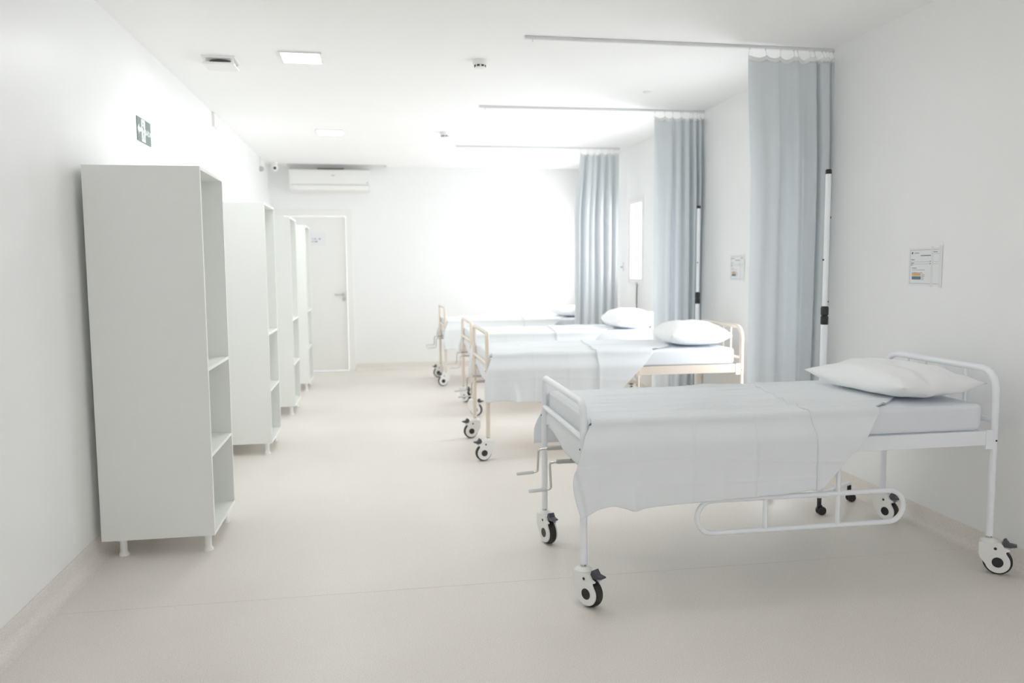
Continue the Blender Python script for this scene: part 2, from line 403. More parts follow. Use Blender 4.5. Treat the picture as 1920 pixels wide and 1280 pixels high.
# exit sign on the left wall
ex = empty('exit_sign', (XL, 5.285, 2.24)); tag(ex, 'grey-green exit sign with running figure above the nearest cabinet', 'sign')
MB().box((.0003, -.145, -.071), (.004, .145, .071)).build('plate', M['signgreen'], ex)
MB().box((.004, -.055, -.066), (.0046, .02, .066)).build('doorway_panel', M['signwhite'], ex)
g = MB()
def flat(m, pts, x): m.prism(pts, x, x+.0005, lambda a, y, b_: (y, a, b_))
flat(g, [(-.025+.009*math.cos(a), .042+.009*math.sin(a)) for a in [2*PI*i/12 for i in range(12)]], .0047)
flat(g, [(-.034, .03), (-.018, .028), (-.010, -.005), (-.022, -.008)], .0047)
flat(g, [(-.036, .03), (-.046, .012), (-.040, .008), (-.030, .024)], .0047)
flat(g, [(-.018, .026), (-.002, .012), (-.005, .006), (-.020, .018)], .0047)
flat(g, [(-.022, -.006), (-.034, -.028), (-.048, -.05), (-.040, -.054), (-.026, -.032), (-.014, -.012)], .0047)
flat(g, [(-.012, -.006), (.000, -.026), (.010, -.048), (.002, -.052), (-.008, -.03), (-.018, -.012)], .0047)
g.build('running_figure', M['signgreen'], ex)
g = MB(); flat(g, [(-.138, 0), (-.105, .03), (-.105, .012), (-.066, .012), (-.066, -.012), (-.105, -.012), (-.105, -.03)], .0041)
g.build('arrow', M['signwhite'], ex)
def text_obj(body, size, name, m, parent, loc, rot):
    cu = bpy.data.curves.new(name, 'FONT'); cu.body = body; cu.size = size; cu.extrude = .0003; cu.align_x = 'CENTER'; cu.align_y = 'CENTER'
    o = bpy.data.objects.new(name, cu); COL.objects.link(o)
    dg = bpy.context.evaluated_depsgraph_get(); dg.update()
    me = bpy.data.meshes.new_from_object(o.evaluated_get(dg)); bpy.data.objects.remove(o)
    o = bpy.data.objects.new(name, me); COL.objects.link(o); me.materials.clear(); me.materials.append(m)
    o.parent = parent; o.location = loc; o.rotation_euler = rot
    return o
text_obj('SAÍDA', .045, 'exit_lettering', M['signwhite'], ex, (.0043, .084, -.004), (PI/2, 0, PI/2))

# ------------------------------------------------------------ cabinets
def make_cabinet():
    D, Wd, z0, z1, t = .525, .575, .088, 1.892, .016      # depth from wall, width along wall
    o = empty('cabinet')
    C = M['cabinet']
    MB().box((0, 0, z0), (D, t, z1)).build('side_panel', C, o, bevel=.0012)
    MB().box((0, Wd-t, z0), (D, Wd, z1)).build('side_panel', C, o, bevel=.0012)
    MB().box((0, t, z1-t), (D, Wd-t, z1)).build('top_panel', C, o, bevel=.0012)
    MB().box((0, t, z0), (D, Wd-t, z0+t)).build('bottom_panel', C, o, bevel=.0012)
    MB().box((.004, t, z0+t), (.012, Wd-t, z1-t)).build('back_panel', C, o)
    for z in (.494, .922): MB().box((.012, t, z-t), (D-.002, Wd-t, z)).build('shelf', C, o, bevel=.0012)
    for y in (.0, Wd-t): MB().box((D, y, z0), (D+.0012, y+t, z1)).build('edge_band', M['edge'], o)
    for z in (.494, .922): MB().box((D-.002, t, z-t), (D-.0005, Wd-t, z)).build('edge_band', M['edge'], o)
    for z in (z0, z1-t): MB().box((D, t, z), (D+.0012, Wd-t, z+t)).build('edge_band', M['edge'], o)
    for x in (.085, D-.042):
        for y in (.05, Wd-.075):
            MB().lathe([(.0, 0), (.025, 0), (.025, .006), (.021, .014), (.0165, .02), (.0165, .074), (.026, .076), (.026, z0-.0003), (.0, z0-.0003)], (x, y, 0), 18).build('leg', M['plastic'], o, auto=AUTO)
    return o
cabs = [(4.07, 'tall open white cabinet nearest the camera at the left wall'), (6.20, 'tall open white cabinet second from the camera along left wall'),
        (7.86, 'tall open white cabinet third from the camera along left wall'), (9.42, 'tall open white cabinet farthest away, beside the back door')]
for i, (y, lb) in enumerate(cabs):
    o = make_cabinet() if i == 0 else copy_tree(proto_cab)
    if i == 0: proto_cab = o
    o.location = ((-1.347, -1.335, -1.325, -1.315)[i], y, 0); tag(o, lb, 'cabinet', 'open cabinets along the left wall')

# ------------------------------------------------------------ hospital beds
RW = .060
def caster(parent, x, y, ang, blue=False):
    sh = [(-.070, .087), (-.077, .080), (-.077, .030), (-.071, .014), (-.060, .000)]
    for kx in range(17):
        a = math.radians(197+kx*(400-197)/16); sh.append((.050*math.cos(a), .050*math.sin(a)))
    sh += [(.033, .041), (.031, .047), (.034, .052), (.046, .056), (.047, .061), (.036, .066), (.024, .070), (.018, .080), (.012, .087)]
    def T(a, yy, b_):
        s = a+.0375
        return (x+s*math.cos(ang)-yy*math.sin(ang), y+s*math.sin(ang)+yy*math.cos(ang), b_+RW)
    m = MB(); m.prism(sh, .0175, .0275, T); m.prism(sh, -.0275, -.0175, T)
    top = [(-.070, .087), (-.077, .080), (-.077, .064), (.018, .064), (.024, .070), (.018, .080), (.012, .087)]
    m.prism(top, -.0175, .0175, T)
    c_ = m.build('caster', M['plastic'], parent, bevel=.003)
    MB().lathe([(.0, .1455), (.036, .1455), (.037, .149), (.034, .154), (.024, .160), (.021, .163), (.0, .163)], (x, y, 0), 22).build('collar', M['plastic'], c_, auto=AUTO)
    MB().lathe([(.0, .163), (.013, .163), (.013, .172), (.0, .172)], (x, y, 0), 14).build('stem', M['chrome'], c_, auto=AUTO)
    ty = MB(); prof = [(.02, -.0165), (.052, -.0165), (.057, -.015), (RW, -.008), (RW, .008), (.057, .015), (.052, .0165), (.02, .0165)]
    seg = 32; vs = []
    for r, yy in prof:
        for kx in range(seg):
            a = 2*PI*kx/seg; vs.append(T(r*math.cos(a), yy, r*math.sin(a)))
    n = len(prof)
    fs = [(i*seg+kx, i*seg+(kx+1) % seg, ((i+1) % n)*seg+(kx+1) % seg, ((i+1) % n)*seg+kx) for i in range(n) for kx in range(seg)]
    ty.add(vs, fs).build('tyre', M['rubber'], c_, auto=AUTO)
    for s in (1, -1):
        for nm, cx, cz, r, sg in (('hub_cap', 0, 0, .0232, 22), ('axle_plug', -.011, .062, .0065, 12)):
            out = [(cx+r*math.cos(2*PI*i/sg), cz+r*math.sin(2*PI*i/sg)) for i in range(sg)]
            MB().prism(out, s*.0275, s*.0287, T).build(nm, M['blue'] if blue and nm == 'hub_cap' else M['black'], c_)
    pd = [(.012, .078), (.020, .100), (.030, .106), (.036, .098), (.040, .093), (.044, .087), (.072, .083), (.073, .077), (.046, .069), (.024, .070)]
    MB().prism(pd, -.016, .016, T).build('brake_pedal', M['pedal'], c_, bevel=.0015)
    return c_

def make_bed(name, metal, L, Wd, foot_top, head_top, angs, label, loc, blue=(), rz=0):
    o = empty(name, loc, rz); mt = M[metal]; r = .0158
    tag(o, label, 'bed', 'hospital beds in a row along the right wall')
    zt = foot_top-r
    MB().tube(fillet([(0, 0, .555), (.0, 0, .66), (0, .012, zt), (0, Wd-.012, zt), (0, Wd, .66), (0, Wd, .555)], .045), r).build('foot_frame', mt, o, auto=AUTO)
    MB().tube([(0, .004, .700), (0, Wd-.004, .700)], .0125).build('crossbar', mt, o, auto=AUTO)
    zh = head_top-r
    MB().tube(fillet([(L, 0, .555), (L, 0, zh), (L, Wd, zh), (L, Wd, .555)], .10, 10), r).build('head_frame', mt, o, auto=AUTO)
    MB().tube([(L, .004, .70), (L, Wd-.004, .70)], .0125).build('crossbar', mt, o, auto=AUTO)
    for y in (.192, .333, .475, .612):
        MB().tube([(L, y, .70), (L, y, zh)], .0085, 10).build('spindle', mt, o, auto=AUTO)
    for x in (0, L):
        for y in (0, Wd):
            MB().tube([(x, y, .172), (x, y, .555)], r).build('leg', mt, o, auto=AUTO)
    # side rails with end plates
    for y, s in ((0, -1), (Wd, 1)):
        m = MB().box((.020, y+s*.012, .592), (L-.020, y-s*.016, .656))
        q = m.build('side_rail', mt, o, bevel=.003)
        for x, sx in ((0, 1), (L, -1)):
            MB().box((x+sx*.012, y+s*.0155, .575), (x+sx*.052, y+s*.0125, .662)).build('end_plate', mt, q, bevel=.002)
            MB().lathe([(.0, s*.0155), (.004, s*.0155), (.004, s*.0180), (.0, s*.0185)], (x, y, .612), 10, 'y').build('bolt', M['black'], q)
        MB().lathe([(.0, -.0155), (.004, -.0155), (.004, -.0180), (.0, -.0185)], (0, y, .655), 10, 'x').build('bolt', M['black'], q)
    for x, s in ((.0, 1), (L, -1)):
        MB().box((x+.014*s, .018, .595), (x+.034*s, Wd-.018, .639)).build('end_rail', mt, o, bevel=.003)
    MB().box((.04, .02, .640), (L-.05, Wd-.02, .656)).build('mattress_base', mt, o, bevel=.002)
    # folding side guards hanging below the rails
    for y, s in ((-.030, -1), (Wd+.030, 1)):
        x0, x1, z0, z1 = .483, 1.440, .277, .418; R = (z1-z0)/2; pts = []
        for kx in range(13): a = PI/2-PI*kx/12; pts.append((x1-R+R*math.cos(a), y, (z0+z1)/2+R*math.sin(a)))
        for kx in range(13): a = -PI/2-PI*kx/12; pts.append((x0+R+R*math.cos(a), y, (z0+z1)/2+R*math.sin(a)))
        gq = MB().tube(pts, .0115, 12, closed=True).build('side_guard', mt, o, auto=AUTO)
        for x in (.790, 1.126):
            MB().tube([(x, y, z0), (x, y, .58), (x, y-s*.008, .60)], .0105, 10).build('guard_post', mt, gq, auto=AUTO)
            MB().box((x-.020, y+s*.004, .575), (x+.020, y-s*.0175, .645)).build('bracket', mt, gq, bevel=.002)
    i = 0
    for x in (0, L):
        for y in (0, Wd):
            caster(o, x, y, math.radians(angs[i]), i in blue); i += 1
    return o
def crank(parent, y, z, tilt, dx=0):
    """crank with hinge block, bent rod and hand grip, leaving the foot end"""
    b = MB().box((-.058, y-.010, z-.009), (.030, y+.010, z+.009)); c_ = b.build('crank', M['chrome'], parent, bevel=.003)
    MB().tube([(.028, y, z), (.42, y, z+.01)], .009, 10).build('crank_shaft', M['chrome'], c_, auto=AUTO)
    MB().tube(fillet([(-.05, y, z), (-.098+dx, y, z-.004), (-.102+dx, y+tilt, z-.108), (-.130+dx, y+tilt, z-.111)], .012), .0052, 10).build('crank_rod', M['chrome'], c_, auto=AUTO)
    MB().tube([(-.120+dx, y+tilt, z-.110), (-.124+dx, y+tilt, z-.110), (-.198+dx, y+tilt, z-.114), (-.201+dx, y+tilt, z-.114)], [.006, .0085, .0085, .006], 12).build('crank_grip', M['rail'], c_, auto=AUTO)
    return c_

def mattress(loc, x0, x1, Wd, label, ztop=.775):
    z0 = .6563; m = MB()
    cx, cy, cz = (x0+x1)/2, Wd/2, (z0+ztop)/2; hx, hy, hz = (x1-x0)/2, Wd/2, (ztop-z0)/2
    R, rc = .022, .05
    def ring(zz, ins):
        pts = []
        for (sx, sy, a0) in ((1, 1, 0), (-1, 1, 90), (-1, -1, 180), (1, -1, 270)):
            for kx in range(7):
                a = math.radians(a0+15*kx); pts.append((cx+sx*(hx-rc)+(rc-ins)*math.cos(a), cy+sy*(hy-rc)+(rc-ins)*math.sin(a), zz))
        return pts
    rings = []
    for kx in range(5): a = PI/2*kx/4; rings.append(ring(z0+R*(1-math.sin(a)), R*(1-math.cos(a))) if False else ring(z0+R-R*math.cos(a), R-R*math.sin(a)))
    for kx in range(5): a = PI/2*kx/4; rings.append(ring(ztop-R+R*math.sin(a), R-R*math.cos(a)))
    n = len(rings[0]); vs = [p for q in rings for p in q]
    fs = [(i*n+kx, i*n+(kx+1) % n, (i+1)*n+(kx+1) % n, (i+1)*n+kx) for i in range(len(rings)-1) for kx in range(n)]
    fs += [tuple(range(n))[::-1], tuple((len(rings)-1)*n+kx for kx in range(n))]
    o = m.add(vs, fs).build('mattress', M['mattress'], loc=loc, auto=AUTO)
    return tag(o, label, 'mattress', 'covered mattresses on the beds')

def make_sheet(loc, Wd, P, label, nu=150, nh=34, nt=56, seed=1):
    rnd = random.Random(seed); zt = P.get('zt', .7785); R = .022; x0 = .030
    hem, left, diag_top, diag_bot = P['hem'], P['left'], P['diag'], P['hem'][-1]
    # hem as arc-length polyline
    def poly(pts, u):
        d = [0]
        for a, b_ in zip(pts, pts[1:]): d.append(d[-1]+math.dist(a, b_))
        t = u*d[-1]
        for i in range(len(pts)-1):
            if t <= d[i+1] or i == len(pts)-2:
                q = (t-d[i])/(d[i+1]-d[i]); a, b_ = pts[i], pts[i+1]
                return (a[0]+(b_[0]-a[0])*q, a[1]+(b_[1]-a[1])*q)
    def cr(pts, n=60):       # smooth a polyline
        out = []; pp = [pts[0]]+pts+[pts[-1]]
        for i in range(1, len(pp)-2):
            for kx in range(n//len(pts)):
                t = kx/(n//len(pts)); p0, p1, p2, p3 = pp[i-1:i+3]
                out.append(tuple(.5*((2*p1[c_])+(-p0[c_]+p2[c_])*t+(2*p0[c_]-5*p1[c_]+4*p2[c_]-p3[c_])*t*t+(-p0[c_]+3*p1[c_]-3*p2[c_]+p3[c_])*t**3) for c_ in (0, 1)))
        out.append(pts[-1]); return out
    hemS, leftS = cr(hem), cr(left)
    folds = [(rnd.uniform(.05, .95), rnd.uniform(.02, .05), rnd.uniform(-.006, .008)) for _ in range(9)]
    wr = [(rnd.uniform(.0, Wd), rnd.uniform(-.10, .10), rnd.uniform(.003, .0085), rnd.uniform(.006, .014), rnd.uniform(0, .5), rnd.uniform(.5, 1.4)) for _ in range(22)]
    cx = P.get('creases', (.46, .74))
    xr_tab = P['head']       # (y, x) of the sheet's head edge on top
    Zc = zt-R
    def hang(u, v):          # v 0 top .. 1 hem
        T = (x0+(diag_top-x0)*u, Zc); Bm = poly(hemS, u); Lp = poly(leftS, v); q = v
        Rp = (diag_top+(diag_bot[0]-diag_top)*q, Zc+(diag_bot[1]-Zc)*q)
        c00, c10, c01, c11 = (x0, Zc), (diag_top, Zc), hem[0], diag_bot
        p = [(1-v)*T[i]+v*Bm[i]+(1-u)*Lp[i]+u*Rp[i]-((1-u)*(1-v)*c00[i]+u*(1-v)*c10[i]+(1-u)*v*c01[i]+u*v*c11[i]) for i in (0, 1)]
        x, z = p; d = max(0, Zc-z)
        y = -.008-.044*sstep(d/.10)
        for (c_, w_, a_) in folds: y -= a_*math.exp(-((x-1.3*c_)/w_)**2)*sstep(d/.35)
        y -= .024*math.exp(-((x-.20-.12*(d-.35))/.026)**2)*sstep((d-.15)/.2)
        if d > .16: y += .016*sstep((-.034+(.56-z)*.24-x)/.010)*sstep((d-.16)/.05)
        y -= .006*math.exp(-((x+.00)/.03)**2)*sstep(d/.2)
        for c_ in cx: y -= .0032*math.exp(-((x-c_)/.0045)**2)
        y -= .0030*math.exp(-((z-.585-.02*math.sin(4*x))/.006)**2)
        y -= .0022*math.exp(-((z-.50)/.006)**2)
        return (x, y, z)
    def topz(x, y):
        z = zt
        for (yc, sl, a_, w_, xa, xb) in wr:
            yy = yc+sl*(x-.6)
            z += a_*math.exp(-((y-yy)/w_)**2)*sstep((x-xa)/.2)*sstep((xa+xb-x)/.2)
        for c_ in cx: z += .003*math.exp(-((x-c_)/.0045)**2)
        return z
    def xr(y): return lerp(xr_tab, y)
    rows = [('h', 1-j/nh) for j in range(nh)]+[('a', j/5) for j in range(6)]+[('t', j/nt) for j in range(1, nt)]+[('b', j/5) for j in range(6)]+[('f', j/10) for j in range(1, 11)]
    y_in = -.008+R
    def pt(row, u):
        k_, q = row
        if k_ == 'h': return hang(u, q)
        if k_ == 'a':
            h0 = hang(u, 0); a = PI/2*q
            xx = x0+(diag_top-x0)*u
            return (xx, h0[1]+R*(1-math.cos(a)), Zc+R*math.sin(a)+(topz(xx, y_in)-zt)*q)
        y1 = Wd-y_in
        if k_ == 't':
            y = y_in+(y1-y_in)*q; xe = diag_top+(xr(y)-diag_top)*sstep(q*12) if q < .083 else xr(y)
            x = x0+(xe-x0)*u; return (x, y, topz(x, y))
        xe = xr(Wd); x = x0+(xe-x0)*u
        if k_ == 'b':
            a = PI/2*q; return (x, y1+R*math.sin(a), Zc+R*math.cos(a)+(topz(x, y1)-zt)*(1-q))
        z = Zc-(Zc-P.get('far', .50))*q
        return (x-.075*(1-u)**6*sstep(q*1.3), Wd+.008+.044*sstep(q*3)+.006*math.sin(9*x)*q, z)
    m = MB(); vs = [pt(rw, i/nu) for rw in rows for i in range(nu+1)]
    fs = [(j*(nu+1)+i, j*(nu+1)+i+1, (j+1)*(nu+1)+i+1, (j+1)*(nu+1)+i) for j in range(len(rows)-1) for i in range(nu)]
    m.add(vs, fs)
    # foot end drop
    nf = 24
    def foot(u, v):
        ya = -.006; y = ya+(Wd-2*ya)*u
        dy = max(0, y_in-y, y-(Wd-y_in)); drop = R-math.sqrt(max(0, R*R-dy*dy))
        zb = lerp(P.get('footdrop', [(0, .50), (.15, .555), (.5, .56), (.9, .62), (1, .60)]), u)
        z1 = zt-R*.6-drop
        if v < .2:
            a = PI/2*(v/.2); return (x0-R*.5*math.sin(a), y, z1+R*.6*math.cos(a)+(topz(x0, y)-zt)*(1-v/.2)*(dy == 0))
        q = (v-.2)/.8; z = z1-(z1-zb)*q
        return (x0-R*.5-.011*sstep((.685-z)/.04)+.0015*math.sin(14*y)*q, y, z)
    m.grid(foot, 40, nf)
    def gather(a, v):        # corner fold joining the side hang to the foot drop
        A = hang(0, v*P.get('gv', .24)); zz = A[2]; t = (zt-R*.6-R-zz)/(zt-R*1.6-P.get('footdrop', [(0, .50)])[0][1])
        Bq = foot(0, .2+.8*max(0, min(1, t)))
        b_ = .006*math.sin(PI*a)
        return (A[0]+(Bq[0]-A[0])*a+b_*.3, A[1]+(Bq[1]-A[1])*a-b_*.3, zz+(Bq[2]-zz)*a)
    m.grid(gather, 6, 14)
    o = m.build('top_sheet', M['sheet'], loc=loc, smooth=True, solid=.0012)
    tag(o, label, 'sheet', 'white sheets draped over the beds')
    # turned-down flap: a second layer
    fx_top = P['fold']
    fm = MB(); nw = 60; vs = []
    for rw in rows:
        # u at which the base row reaches the fold line
        lo, hi = 0.0, 1.0
        for _ in range(22):
            mid = (lo+hi)/2; p = pt(rw, mid)
            tx = lerp(fx_top, p[1])+.007*math.sin(11*p[1])*math.sin(23*p[1]+1)*sstep(p[1]*8)
            if p[0] < tx: lo = mid
            else: hi = mid
        uf = (lo+hi)/2
        for i in range(nw+2):
            t = 0 if i == 0 else (i-1)/nw
            p = Vector(pt(rw, min(1, uf+(1-uf)*t)))
            off = .0 if i == 0 else .0055+.003*math.exp(-((t)/.06)**2)
            k_, q = rw
            if k_ == 'h': nrm = Vector((0, -1, 0))
            elif k_ == 'a': a = PI/2*q; nrm = Vector((0, -math.cos(a), math.sin(a)))
            elif k_ == 't': nrm = Vector((0, 0, 1))
            elif k_ == 'b': a = PI/2*q; nrm = Vector((0, math.sin(a), math.cos(a)))
            else: nrm = Vector((0, 1, 0))
            p = p+nrm*off
            if k_ == 'h': p.z -= .004*q
            vs.append(tuple(p))
    n = nw+2
    fs = [(j*n+i, j*n+i+1, (j+1)*n+i+1, (j+1)*n+i) for j in range(len(rows)-1) for i in range(n-1)]
    fm.add(vs, fs).build('folded_flap', M['sheet'], o, smooth=True, solid=.0008)
    return o

def make_pillow(name, loc, sx, sy, hgt, rz, label, tilt=(0, 0), seed=3, n=44, lift=.014, rnd_c=0, lump=1):
    rnd = random.Random(seed)
    ws = [(rnd.uniform(0, 2*PI), rnd.uniform(6, 16), rnd.uniform(.0015, .0035), rnd.uniform(0, 6)) for _ in range(9)]
    m = MB()
    def prof(u, v):
        e = max(0, 1-abs(u)**2.6)**.54*max(0, 1-abs(v)**2.6)**.54
        return e
    def P(u, v, s):
        cu = 1-.075*(1-abs(v)**2)*abs(u)**4 ; cv = 1-.09*(1-abs(u)**2)*abs(v)**4
        x, y = u*sx/2*cu, v*sy/2*cv
        k_ = 1-rnd_c*(u*v)**2; x *= k_; y *= k_
        e = prof(u, v); z = e*hgt*(.62 if s > 0 else .38)*s
        w = 0
        for a, f_, amp, ph in ws: w += amp*math.sin(f_*(u*math.cos(a)+v*math.sin(a))+ph)
        edge = max(abs(u), abs(v))
        z += lump*w*(1 if s > 0 else .4)*min(1, e*2)*(.4+.8*edge)
        if s < 0: z = max(z, -hgt*.36)
        return (x, y, z+hgt*.36+lift*max(0, abs(u)*abs(v)-.45)/.55)
    for s in (1, -1): m.grid(lambda a, b_: P(2*a-1, 2*b_-1, s), n, n)
    o = m.build(name, M['pillow'], loc=loc, smooth=True)
    # weld the two halves
    import bmesh
    bm = bmesh.new(); bm.from_mesh(o.data); bmesh.ops.remove_doubles(bm, verts=bm.verts, dist=.0004); bmesh.ops.recalc_face_normals(bm, faces=bm.faces); bm.to_mesh(o.data); bm.free()
    o.rotation_euler = (tilt[0], tilt[1], rz)
    return tag(o, label, 'pillow', 'white pillows on the beds')

BEDS = [
    dict(metal='white_metal', loc=(.822, 3.150, 0), L=1.90, W=.785, ft=.862, ht=.945, angs=(-57, -73, -40, -68), nm='white', blue=()),
    dict(metal='cream_metal', loc=(.775, 5.715, 0), L=1.955, W=.80, ft=.945, ht=.955, angs=(190, 190, 185, 190), nm='second', blue=()),
    dict(metal='cream_metal', loc=(.870, 7.510, 0), L=1.90, W=.80, ft=.895, ht=.945, angs=(-25, -50, 185, 190), nm='third', blue=(0, 1)),
    dict(metal='cream_metal', loc=(.787, 9.502, 0), L=1.90, W=.80, ft=.945, ht=.945, angs=(190, 190, 185, 190), nm='fourth', blue=()),
]
LB = ['white tubular hospital bed nearest the camera', 'cream hospital bed second from the camera, just behind the white bed',
      'cream hospital bed third from the camera, between middle and far curtains', 'cream hospital bed farthest from the camera, before the back wall']
MBL = ['bluish white mattress on the nearest white bed', 'pale covered mattress on the second bed from the camera', 'pale covered mattress on the third bed from the camera', 'pale covered mattress on the farthest bed']
SBL = ['white sheet with turned-down flap draped over the nearest bed', 'white sheet draped over the second bed from the camera', 'white sheet draped over the third bed from the camera', 'white sheet draped over the farthest bed']
P1 = dict(hem=[(-.020, .369), (.016, .398), (.06, .415), (.114, .423), (.165, .412), (.205, .404), (.30, .412), (.46, .419), (.745, .428), (.98, .443), (1.040, .457)],
          left=[(.030, .7565), (.014, .735), (-.012, .69), (-.040, .60), (-.054, .53), (-.046, .46), (-.020, .369)], diag=1.325,
          head=[(-.1, 1.325), (0, 1.335), (.17, 1.505), (.35, 1.66), (.5, 1.70), (.8, 1.70)], fold=[(-.06, 1.012), (0, .998), (.10, .985), (.645, 1.092), (.8, 1.12)])
P2 = dict(hem=[(-.028, .430), (.05, .436), (.12, .440), (.22, .428), (.35, .424), (.7, .43), (.90, .445), (.945, .46)],
          left=[(.030, .7565), (.005, .70), (-.02, .64), (-.03, .55), (-.028, .430)], diag=1.245,
          head=[(-.1, 1.245), (0, 1.25), (.2, 1.45), (.35, 1.5), (.8, 1.52)], fold=[(-.06, .82), (0, .81), (.645, .88), (.8, .90)], creases=(.34, .6))
PS = [P1, P2, dict(P2), dict(P2, diag=1.40, head=[(-.1, 1.40), (0, 1.41), (.2, 1.55), (.8, 1.6)], fold=[(-.06, .95), (0, .95), (.8, 1.0)])]
for i, B in enumerate(BEDS):
    o = make_bed('hospital_bed', B['metal'], B['L'], B['W'], B['ft'], B['ht'], B['angs'], LB[i], B['loc'], B['blue'])
    crank(o, .455, .560, .0); crank(o, .255, .545, -.045 if i in (0, 2) else 0, .01)
    mattress(B['loc'], .034, B['L']-.045, B['W'], MBL[i])
    hi = i == 0
    make_sheet(B['loc'], B['W'], PS[i], SBL[i], 240 if hi else 110, 60 if hi else 30, 90 if hi else 40, seed=i+2)
zb = .7865
make_pillow('pillow', (2.455, 3.525, zb), .71, .47, .150, math.radians(97), 'plump white pillow on the nearest bed', (0, 0), 3, rnd_c=.02, lift=.02)
make_pillow('pillow', (2.455, 6.06, zb), .51, .63, .190, math.radians(-4), 'plump white pillow on the second bed from the camera', (0, 0), 5, rnd_c=.05, lump=.45)
make_pillow('pillow', (2.515, 7.88, zb), .46, .60, .195, math.radians(4), 'white pillow on the third bed, beside the middle curtain', (0, 0), 8, rnd_c=.14)
make_pillow('pillow', (2.44, 9.90, zb), .46, .60, .13, math.radians(4), 'white pillow on the farthest bed, left of the far curtain', (0, 0), 11, rnd_c=.12)

# ------------------------------------------------------------ curtains and rails
def rail(p0, p1, label):
    d = Vector(p1)-Vector(p0); o = empty('curtain_rail', p0); tag(o, label, 'rail', 'ceiling curtain rails')
    n = Vector((-d.y, d.x, 0)).normalized()*.010
    m = MB()
    def sec(h0, h1, nn, a=0, b_=1):
        q = [d*a-nn, d*b_-nn, d*b_+nn, d*a+nn]
        m.add([(*(p.xy), h0) for p in q]+[(*(p.xy), h1) for p in q], [(0, 3, 2, 1), (4, 5, 6, 7), (0, 1, 5, 4), (1, 2, 6, 5), (2, 3, 7, 6), (3, 0, 4, 7)])
    sec(-.018, -.0003, n); m.build('track', M['rail'], o, bevel=.002)
    m = MB(); q = d.normalized()
    m.tube([q*.05+Vector((0, 0, -.018)), q*.05+Vector((0, 0, -.035))], .004, 8).build('end_stop', M['plastic'], o)
    return o
RAILS = [((.892, 4.813, H), (2.880, 4.825, H), 'long white curtain rail on the ceiling nearest the camera'),
         ((.884, 6.890, H), (2.880, 6.850, H), 'white curtain rail on the ceiling above the middle curtain'),
         ((.907, 9.126, H), (2.80, 9.09, H), 'white curtain rail on the ceiling above the far curtain')]
for a in RAILS: rail(*a)

def curtain(x0, x1, y0, label, keys, zbot=.26, ztop=2.705, xb0=None, flip=False, seed=1):
    """keys: list of (fraction along, y offset) giving the pleat path seen from above"""
    o = empty('privacy_curtain', ((x0+x1)/2, y0, H)); tag(o, label, 'curtain', 'grey-blue bed curtains')
    ox = (x0+x1)/2; rnd = random.Random(seed)
    pp = [keys[0]]+keys+[keys[-1]]
    pts = []
    for i in range(1, len(pp)-2):
        for kx in range(8):
            t = kx/8; a, b_, c_, d_ = pp[i-1:i+3]
            pts.append(tuple(.5*((2*b_[q])+(-a[q]+c_[q])*t+(2*a[q]-5*b_[q]+4*c_[q]-d_[q])*t*t+(-a[q]+3*b_[q]-3*c_[q]+d_[q])*t**3) for q in (0, 1)))
    pts.append(keys[-1])
    xb0 = x0 if xb0 is None else xb0
    ph = [rnd.uniform(0, 6) for _ in pts]
    def P(i, z):
        f, yy = pts[i]; h_ = (ztop-z)/(ztop-zbot)
        xa = x0+(xb0-x0)*sstep(h_*3)
        amp = .50+.55*sstep(h_*4)
        g = f+.012*math.sin(3.2*h_+f*9)*sstep(h_*2)
        return (xa+(x1-xa)*g-ox, yy*amp*(1+.07*math.sin(2.5*h_+f*17)), z-H)
    n = len(pts); nz = 46; HK = [0, .19, .36, .52, .56, .71, .76, .86, .90, .94, .99]
    def sag(f):
        for a, b_ in zip(HK, HK[1:]):
            if a <= f <= b_: t = (f-a)/(b_-a); return min(.020, .13*(b_-a))*4*t*(1-t)
        return 0
    def top(i, d, pull=0):
        p = P(i, ztop-.01); return (p[0], p[1]-pull, ztop-H-d-sag(pts[i][0]))
    zs = [ztop-.05+(zbot-ztop+.05)*j/nz for j in range(nz+1)]
    vs = [top(i, .022) for i in range(n)]+[P(i, z) for z in zs for i in range(n)]
    fs = [(j*n+i, j*n+i+1, (j+1)*n+i+1, (j+1)*n+i) for j in range(len(zs)) for i in range(n-1)]
    MB().add(vs, fs).build('fabric', M['curtain'], o, smooth=True, solid=.0016)
    vs = [top(i, d, .0012) for d in (0, .012, .026) for i in range(n)]
    fs = [(j*n+i, j*n+i+1, (j+1)*n+i+1, (j+1)*n+i) for j in range(2) for i in range(n-1)]
    MB().add(vs, fs).build('header_band', M['mesh'], o, smooth=True, solid=.0012)
    for f in HK:
        i = min(range(n), key=lambda q: abs(pts[q][0]-f)); p = P(i, ztop-.01)
        hk = MB().box((p[0]-.004, -.005, -.026), (p[0]+.004, .005, -.0185)).tube([(p[0], 0, -.025), (p[0], p[1]*.6, -.042), (p[0], p[1], ztop-H-.010)], .0014, 6)
        hk.build('hook', M['rail'], o)
    return o
K1 = [(0, .03), (.02, -.015), (.09, -.034), (.2, -.028), (.32, -.036), (.345, -.008), (.40, .012), (.47, .018), (.52, -.020), (.56, -.034), (.60, -.012), (.66, .022), (.70, -.008), (.75, -.036), (.785, -.02),
      (.80, .06), (.815, .05), (.83, -.03), (.88, -.048), (.93, -.044), (.95, .02), (.96, .02), (.975, -.03), (1, -.02)]
curtain(2.315, 2.885, 4.815, 'grey-blue curtain nearest the camera, hanging behind the white bed', K1, xb0=2.352, seed=1)
